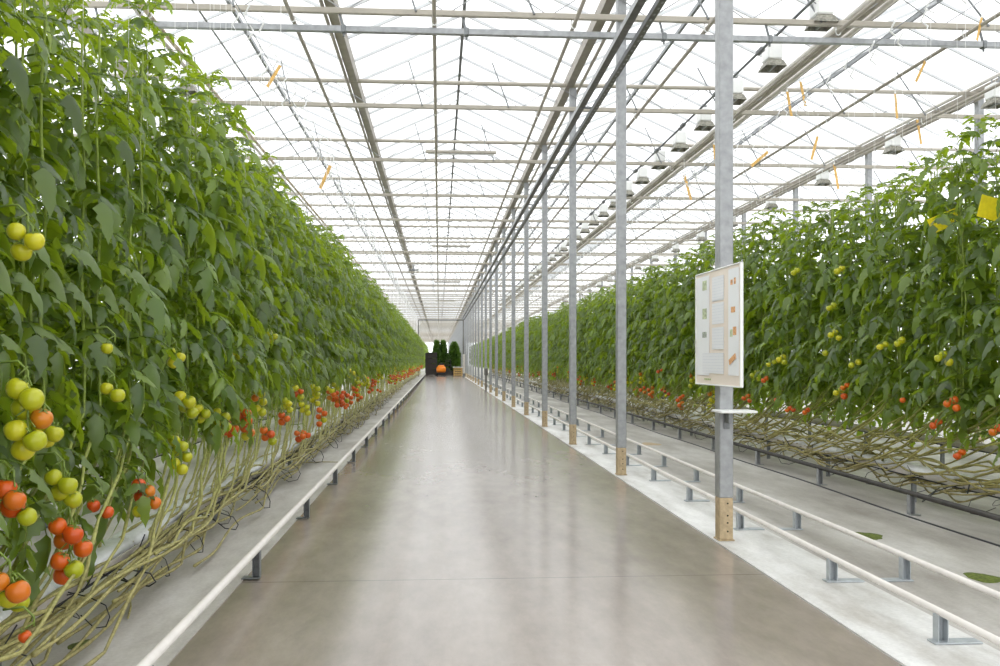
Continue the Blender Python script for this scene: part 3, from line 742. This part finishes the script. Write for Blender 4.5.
# ------------------------------------------------------------------ sticky strips and cards
strip = MB(); strip.box((0, 0, -.19), (.042, .004, .34), bev=.0015); strip.box((0, 0, -.01), (.02, .01, .03), mi=1)
strip_me = strip.mesh('sticky_strip', [M['tan'], M['white']])
SP_ = [(281, 64, -1.9, 'tan sticky strip hung by the beige pipe above the single-rail row', .5), (331, 164, -1.9, 'second smaller tan sticky strip along the pipe above the single-rail row', .4),
       (982, 16, 6.95, 'topmost orange sticky strip hanging from the outer overhead pipe', .25), (926, 60, 6.95, 'orange sticky strip hanging midway down the outer overhead pipe', .5),
       (895, 92, 6.4, 'pale tan sticky strip hanging under the third girder toward the outer row', -.1), (800, 80, 5.5, 'orange sticky strip beside the grow light line, just above its twin', -.25),
       (787, 90, 5.4, 'orange sticky strip beside the grow light line, just below its twin', -.2), (818, 135, 6.6, 'small orange strip hanging beyond the outer overhead pipe', .3),
       (769, 151, 6.95, 'slanted tan strip lying against the outer overhead pipe far along', .9), (714, 143, 5.2, 'tan strip just behind the board post under the pipe bundle', -.1),
       (684, 174, 5.2, 'small tan strip seen beside the board post under the pipe bundle', -.3), (834, 163, 8.7, 'small brown strip near the gutter behind the outer row', -.2),
       (917, 118, 8.7, 'brown strip near the upright behind the outer row', -.2)]
for (px, py, X, lb, tilt) in SP_:
    w_ = P(px, py, X); z = w_.z; 
    o = link('sticky_strip', strip_me, None, w_); o.rotation_euler = (0, tilt, .25)
    s = min(1.6, max(.8, w_.y / 12)); o.scale = (s, s, s)
    tag(o, lb, 'sticky strip', 'sticky strips under the roof')
    gap = (5.80 if w_.z < 5.78 else 6.32) - w_.z
    if gap > .03:
        e = o.rotation_euler.to_matrix().inverted() @ Vector((0, 0, gap / s)); MB().tube([(0, 0, -.01), e], .004, 4).obj('string', M['twine'], o)
for (px, py, w_, h_, lb, rz, ry) in ((944, 221, .30, .15, 'yellow sticky card half hidden in the leaves of the outer row', .25, -.4), (993, 209, .26, .20, 'bright yellow sticky card at the frame edge high in the outer row', .3, .25)):
    c = P(px, py, 4.88); t = MB().box((0, 0, 0), (w_, .004, h_), bev=.0015).obj('sticky_card', M['yellow'], None, False, c)
    t.rotation_euler = (0, ry, rz - .3); tag(t, lb, 'sticky card', 'yellow sticky cards')

# ------------------------------------------------------------------ information board on the first post
yb = YP[FIRST] + .065
pr, plf = P(742.5, 325, 2.268), P(694.5, 330, 2.238)
Lb = (pr - plf).length * .93; mid = (pr + plf) / 2
t = thing('information_board', 'pale information board with small pictures mounted on the first steel post', 'board', (mid.x, mid.y, 0))
ang = math.atan2(pr.y - plf.y, pr.x - plf.x)
t.rotation_euler = (0, 0, ang)            # local x runs along the board toward the camera, local y away from the aisle
zb, ztp = 1.295, 2.235; H = ztp - zb; zm = (zb + ztp) / 2
MB().box((0, .012, zm), (Lb, .02, H), bev=.004).obj('panel', M['peach'], t)
fr = MB()
for z in (zb, ztp): fr.box((0, .008, z), (Lb + .012, .028, .012), bev=.004)
for x in (-Lb / 2, Lb / 2): fr.box((x, .008, zm), (.012, .028, H + .012), bev=.004)
fr.obj('frame', M['white'], t)
def mat_text():
    m, nt, b_, out = newmat('printed_text_lines')
    tc = N(nt, 'ShaderNodeTexCoord'); sp = N(nt, 'ShaderNodeSeparateXYZ'); nt.links.new(tc.outputs['Object'], sp.inputs[0])
    wv = N(nt, 'ShaderNodeMath', operation='SINE'); ml = N(nt, 'ShaderNodeMath', operation='MULTIPLY'); ml.inputs[1].default_value = 260
    nt.links.new(sp.outputs['Z'], ml.inputs[0]); nt.links.new(ml.outputs[0], wv.inputs[0])
    n = noise(nt, 60, 2, tc.outputs['Object']); mu = N(nt, 'ShaderNodeMath', operation='MULTIPLY'); nt.links.new(wv.outputs[0], mu.inputs[0]); nt.links.new(n.outputs['Fac'], mu.inputs[1])
    r = ramp(nt, mu.outputs[0], [(.25, (.86, .87, .90)), (.5, (.78, .80, .85))]); nt.links.new(r.outputs['Color'], b_.inputs['Base Color'])
    return m
M['text'] = mat_text()
def on_board(u0, u1, v0, v1, m, nm, d=.001):
    """u along the board 0 far edge .. 1 near edge, v down from the top"""
    return MB().box(((u0 + u1) / 2 * Lb - Lb / 2, -.0005 - d, ztp - (v0 + v1) / 2 * H), ((u1 - u0) * Lb, .002, (v1 - v0) * H)).obj(nm, m, t)
on_board(.02, .33, .03, .92, M['paper'], 'paper_sheet'); on_board(.76, .97, .03, .91, M['paper'], 'paper_sheet')
for v0, v1 in ((.06, .27), (.29, .47), (.50, .69)): on_board(.40, .66, v0, v1, M['text'], 'text_sheet')
on_board(.18, .66, .72, .90, M['text'], 'text_sheet', .003)
M['pic_g'] = mat('printed_green_picture', (.52, .58, .38), .5, 0, .5, 40); M['pic_o'] = mat('printed_orange_picture', (.84, .42, .20), .5, 0, .35, 60); M['pic_k'] = mat('printed_dark_picture', (.42, .45, .40), .5, 0, .6, 40)
M['ink'] = mat('green_ink', (.45, .55, .25), .5, 0, .2, 60)
for (u0, u1, v0, v1, m) in ((.18, .30, .07, .17, 'pic_g'), (.18, .30, .32, .43, 'pic_g'), (.18, .30, .53, .59, 'pic_k'), (.81, .86, .12, .17, 'pic_o'), (.88, .92, .11, .17, 'pic_o'), (.82, .92, .345, .40, 'pic_o'), (.80, .86, .53, .60, 'pic_g'), (.86, .94, .51, .59, 'pic_o')):
    on_board(u0, u0 + (u1 - u0) * .8, v0, v0 + (v1 - v0) * .85, M[m], 'picture', .0035)
q = MB().box(((.85) * Lb - Lb / 2, -.006, ztp - .775 * H), (.14 * Lb, .002, .045 * H), Matrix.Rotation(-.35, 3, 'Y')).obj('picture', M['pic_o'], t)
for u in (.22, .26, .30, .34): on_board(u, u + .025, .945, .96, M['ink'], 'heading_mark')
# small shelf on the post
sh = P(733, 411, 2.40)
t = thing('post_shelf', 'small white shelf bracketed to the board post below the board', 'shelf', (2.385, YP[FIRST] - .11, 1.085))
MB().box((0, 0, 0), (.30, .25, .018), bev=.004).obj('plate', M['white'], t)
q = MB(); q.box((-.03, .06, -.055), (.03, .1, .09), bev=.004); q.box((-.03, .105, -.08), (.05, .012, .14), bev=.002); q.obj('bracket', M['galv_dark'], t)

# ------------------------------------------------------------------ moss spots and litter on the concrete
def blob(px, py, rx, ry, lb, m, zf=.007, seed=0, name='moss_patch', cat='moss'):
    c = PH(px, py, zf); rr = random.Random(seed); q = MB(); n = 22
    vs = [(0, 0, .006)]
    for ring, (k, z) in enumerate(((.55, .006), (1.0, 0))):
        for i in range(n):
            a = 2 * PI * i / n; r = k * (1 + .12 * math.sin(3 * a + seed) + rr.uniform(-.08, .08)); vs.append((rx * r * math.cos(a), ry * r * math.sin(a), z))
    fs = [(0, 1 + i, 1 + (i+1) % n) for i in range(n)] + [(1 + i, 1 + n + i, 1 + n + (i+1) % n, 1 + (i+1) % n) for i in range(n)]
    o = q.add(vs, fs).obj(name, m, None, True, c); tag(o, lb, cat); return o
blob(868, 535.5, .11, .17, 'round green moss patch on the concrete behind the outer white rail', M['moss'], seed=1)
blob(983, 577.5, .11, .15, 'green moss patch on the concrete near the frame edge', M['moss'], seed=2)
blob(651, 444, .16, .3, 'faded mossy patch on the concrete by the outer white rail, farther along', M['postfoot'], seed=3)
blob(80, 645, .05, .09, 'dark green litter smear on the concrete beside the single rail', M['moss'], seed=4)
def twig(pts, lb):
    o = MB().tube(pts, .006, 5).obj('fallen_twig', M['stem'], None, True); tag(o, lb, 'twig')
a_, b_ = PH(182, 552, .018), PH(215, 549, .018)
a_, b_ = PH(128, 618, .016), PH(130, 598, .016); twig([a_, (a_ + b_) / 2 + Vector((.01, 0, .004)), b_], 'short dry stem piece lying on the concrete beside the single rail')
a_, b_ = PH(300, 463, .016), PH(338, 462, .016); twig([a_, (a_ + b_) / 2 + Vector((.0, .05, .004)), b_], 'dry stem lying crosswise on the concrete, sticking out toward the rail')

# ------------------------------------------------------------------ far end: trees, rack, orange tug, crate
def tree(x, y, wdt, top, low, label):
    t = thing('evergreen_tree', label, 'tree', (x, y, 0), 0, 'potted trees at the end of the aisle')
    lf = Leafy()
    for i in range(3200):
        u = rng.random(); z = low + (top - low) * u; r = wdt / 2 * min(1, 1.5 * math.sqrt(1 - u)) * min(1, .75 + u) * math.sqrt(rng.uniform(.2, 1)); a = rng.uniform(0, 2 * PI)
        d = np.array([math.cos(a), math.sin(a), rng.uniform(-.2, 1.2)])
        lf.leaf(np.array([r * math.cos(a), r * math.sin(a), z]), d, rng.normal(0, 1, 3), rng.uniform(.14, .26), 1)
    link('foliage', lf.mesh('foliage', M['tree']), t)
    MB().tube([(0, 0, .3), (0, 0, top * .9)], .04, 6).obj('trunk', M['rack'], t)
    MB().lathe([(.2, 0), (.27, .4), (.29, .42), (.26, .42)], (0, 0, 0), 14).obj('pot', M['rack'], t)
ZT = 88.0
structure(MB().box((.42, ZT + 3.5, 1.1), (3.6, .12, 2.2)).obj('added_dark_backing', M['rack']))  # added dark panel: blocks the white glare behind and darkens the floor reflection
def fx(px): return (px - VX) / F * ZT
tree(fx(436.8), ZT, .6, 3.3, .6, 'first of two adjoining dark evergreen columns at the aisle end, beside the rack')
tree(fx(443.2), ZT, .6, 3.3, .6, 'second of two adjoining dark evergreen columns, behind the orange tug')
tree(fx(454.3), ZT, .98, 3.15, .5, 'broader dark evergreen column standing behind the wooden crate')
t = thing('plant_rack', 'tall dark trolley rack standing at the aisle end beside the evergreen columns', 'rack', (fx(432.2), ZT - 3, 0))
for x in (-.45, .45):
    for y in (-.5, .5): MB().box((x, y, 1.1), (.07, .07, 2.2), bev=.008).obj('upright', M['rack'], t)
for z in (.25, .75, 1.25, 1.75, 2.15): MB().box((0, 0, z), (1.0, 1.1, .1), bev=.01).obj('shelf', M['rack'], t)
for x in (-.38, .38):
    for y in (-.4, .4): MB().lathe([(.05, -.03), (.09, -.025), (.09, .025), (.05, .03)], (x, y, .09), 12, 0, 'x').obj('wheel', M['tyre'], t)
for z in (.3, .8, 1.3, 1.8): MB().box((0, 0, z + .17), (.9, 1.0, .38), bev=.02).obj('crate', M['rack'], t)
t = thing('plant_rack', 'second dark rack with slim pale posts between tug and crate', 'rack', (fx(448), ZT - 1, 0))
for x in (-.25, .25): MB().box((x, 0, .8), (.05, .4, 1.6), bev=.006).obj('upright', M['rack'], t)
for z in (.2, .6, 1.0, 1.4): MB().box((0, 0, z), (.55, .42, .08), bev=.008).obj('shelf', M['rack'], t)
# tug: rounded body, seat back, mast, wheels
t = thing('tow_tractor', 'small bright orange tow vehicle parked at the far end of the aisle', 'vehicle', (fx(441), ZT - 4, 0))
MB().box((0, 0, .24), (.78, 1.5, .2), bev=.04).obj('chassis', M['tyre'], t)
q = MB(); q.box((0, -.25, .62), (.86, .8, .58), bev=.14); q.box((0, -.3, .92), (.6, .55, .22), bev=.09); q.obj('bonnet', M['orange'], t, True)
MB().box((0, .45, .55), (.6, .4, .3), bev=.06).obj('seat', M['tyre'], t)
MB().box((0, .62, .95), (.55, .1, .5), bev=.04).obj('seat_back', M['tyre'], t)
for x in (-.36, .36):
    for y in (-.5, .5): MB().lathe([(.08, -.06), (.17, -.05), (.17, .05), (.08, .06)], (x, y, .17), 16, 0, 'x').obj('wheel', M['tyre'], t)
MB().tube([(0, .05, .9), (0, .18, 1.15)], .025, 8).obj('steering_column', M['tyre'], t)
MB().tube([(.17 * math.cos(a), .18 + .06 * math.sin(a), 1.15 + .16 * math.sin(a)) for a in np.linspace(0, 2*PI, 17)], .02, 6).obj('steering_wheel', M['tyre'], t, True)
# crate with pale top
t = thing('wooden_crate', 'yellowish wooden crate with a pale top at the aisle end', 'crate', (fx(457), ZT - 4, 0))
for x in (-.36, .36):
    for y in (-.36, .36): MB().box((x, y, .4), (.08, .08, .8), bev=.01).obj('corner_post', M['wood'], t)
for z in (.12, .32, .52, .70):
    q = MB()
    for y in (-.39, .39): q.box((0, y, z), (.82, .025, .13))
    for x in (-.4, .4): q.box((x, 0, z), (.025, .8, .13))
    q.obj('slat_ring', M['wood'], t)
MB().box((0, 0, .83), (.92, .92, .06), bev=.01).obj('lid', M['white'], t)
t = thing('control_cabinet', 'pale pinkish cabinet standing against the far end of the post line', 'cabinet', (2.28, 80.6, .0))
MB().box((0, 0, 1.15), (.34, .4, 1.7), bev=.02).obj('body', M['growgutter'], t); MB().box((0, 0, .16), (.3, .36, .3), bev=.01).obj('plinth', M['galv_dark'], t); MB().box((0, -.205, 1.15), (.28, .012, 1.55), bev=.004).obj('door', M['growgutter'], t)
c = P(486, 390, 2.19); c.z = .0
t = thing('sensor_stand', 'short dark stand with a box on top in the post line', 'stand', c)
MB().box((0, 0, .4), (.07, .07, .8), bev=.008).obj('upright', M['tray'], t); MB().box((0, 0, .95), (.17, .14, .32), bev=.02).obj('box', M['tray'], t); MB().box((0, 0, .01), (.16, .16, .02), bev=.004).obj('base_plate', M['tray'], t)
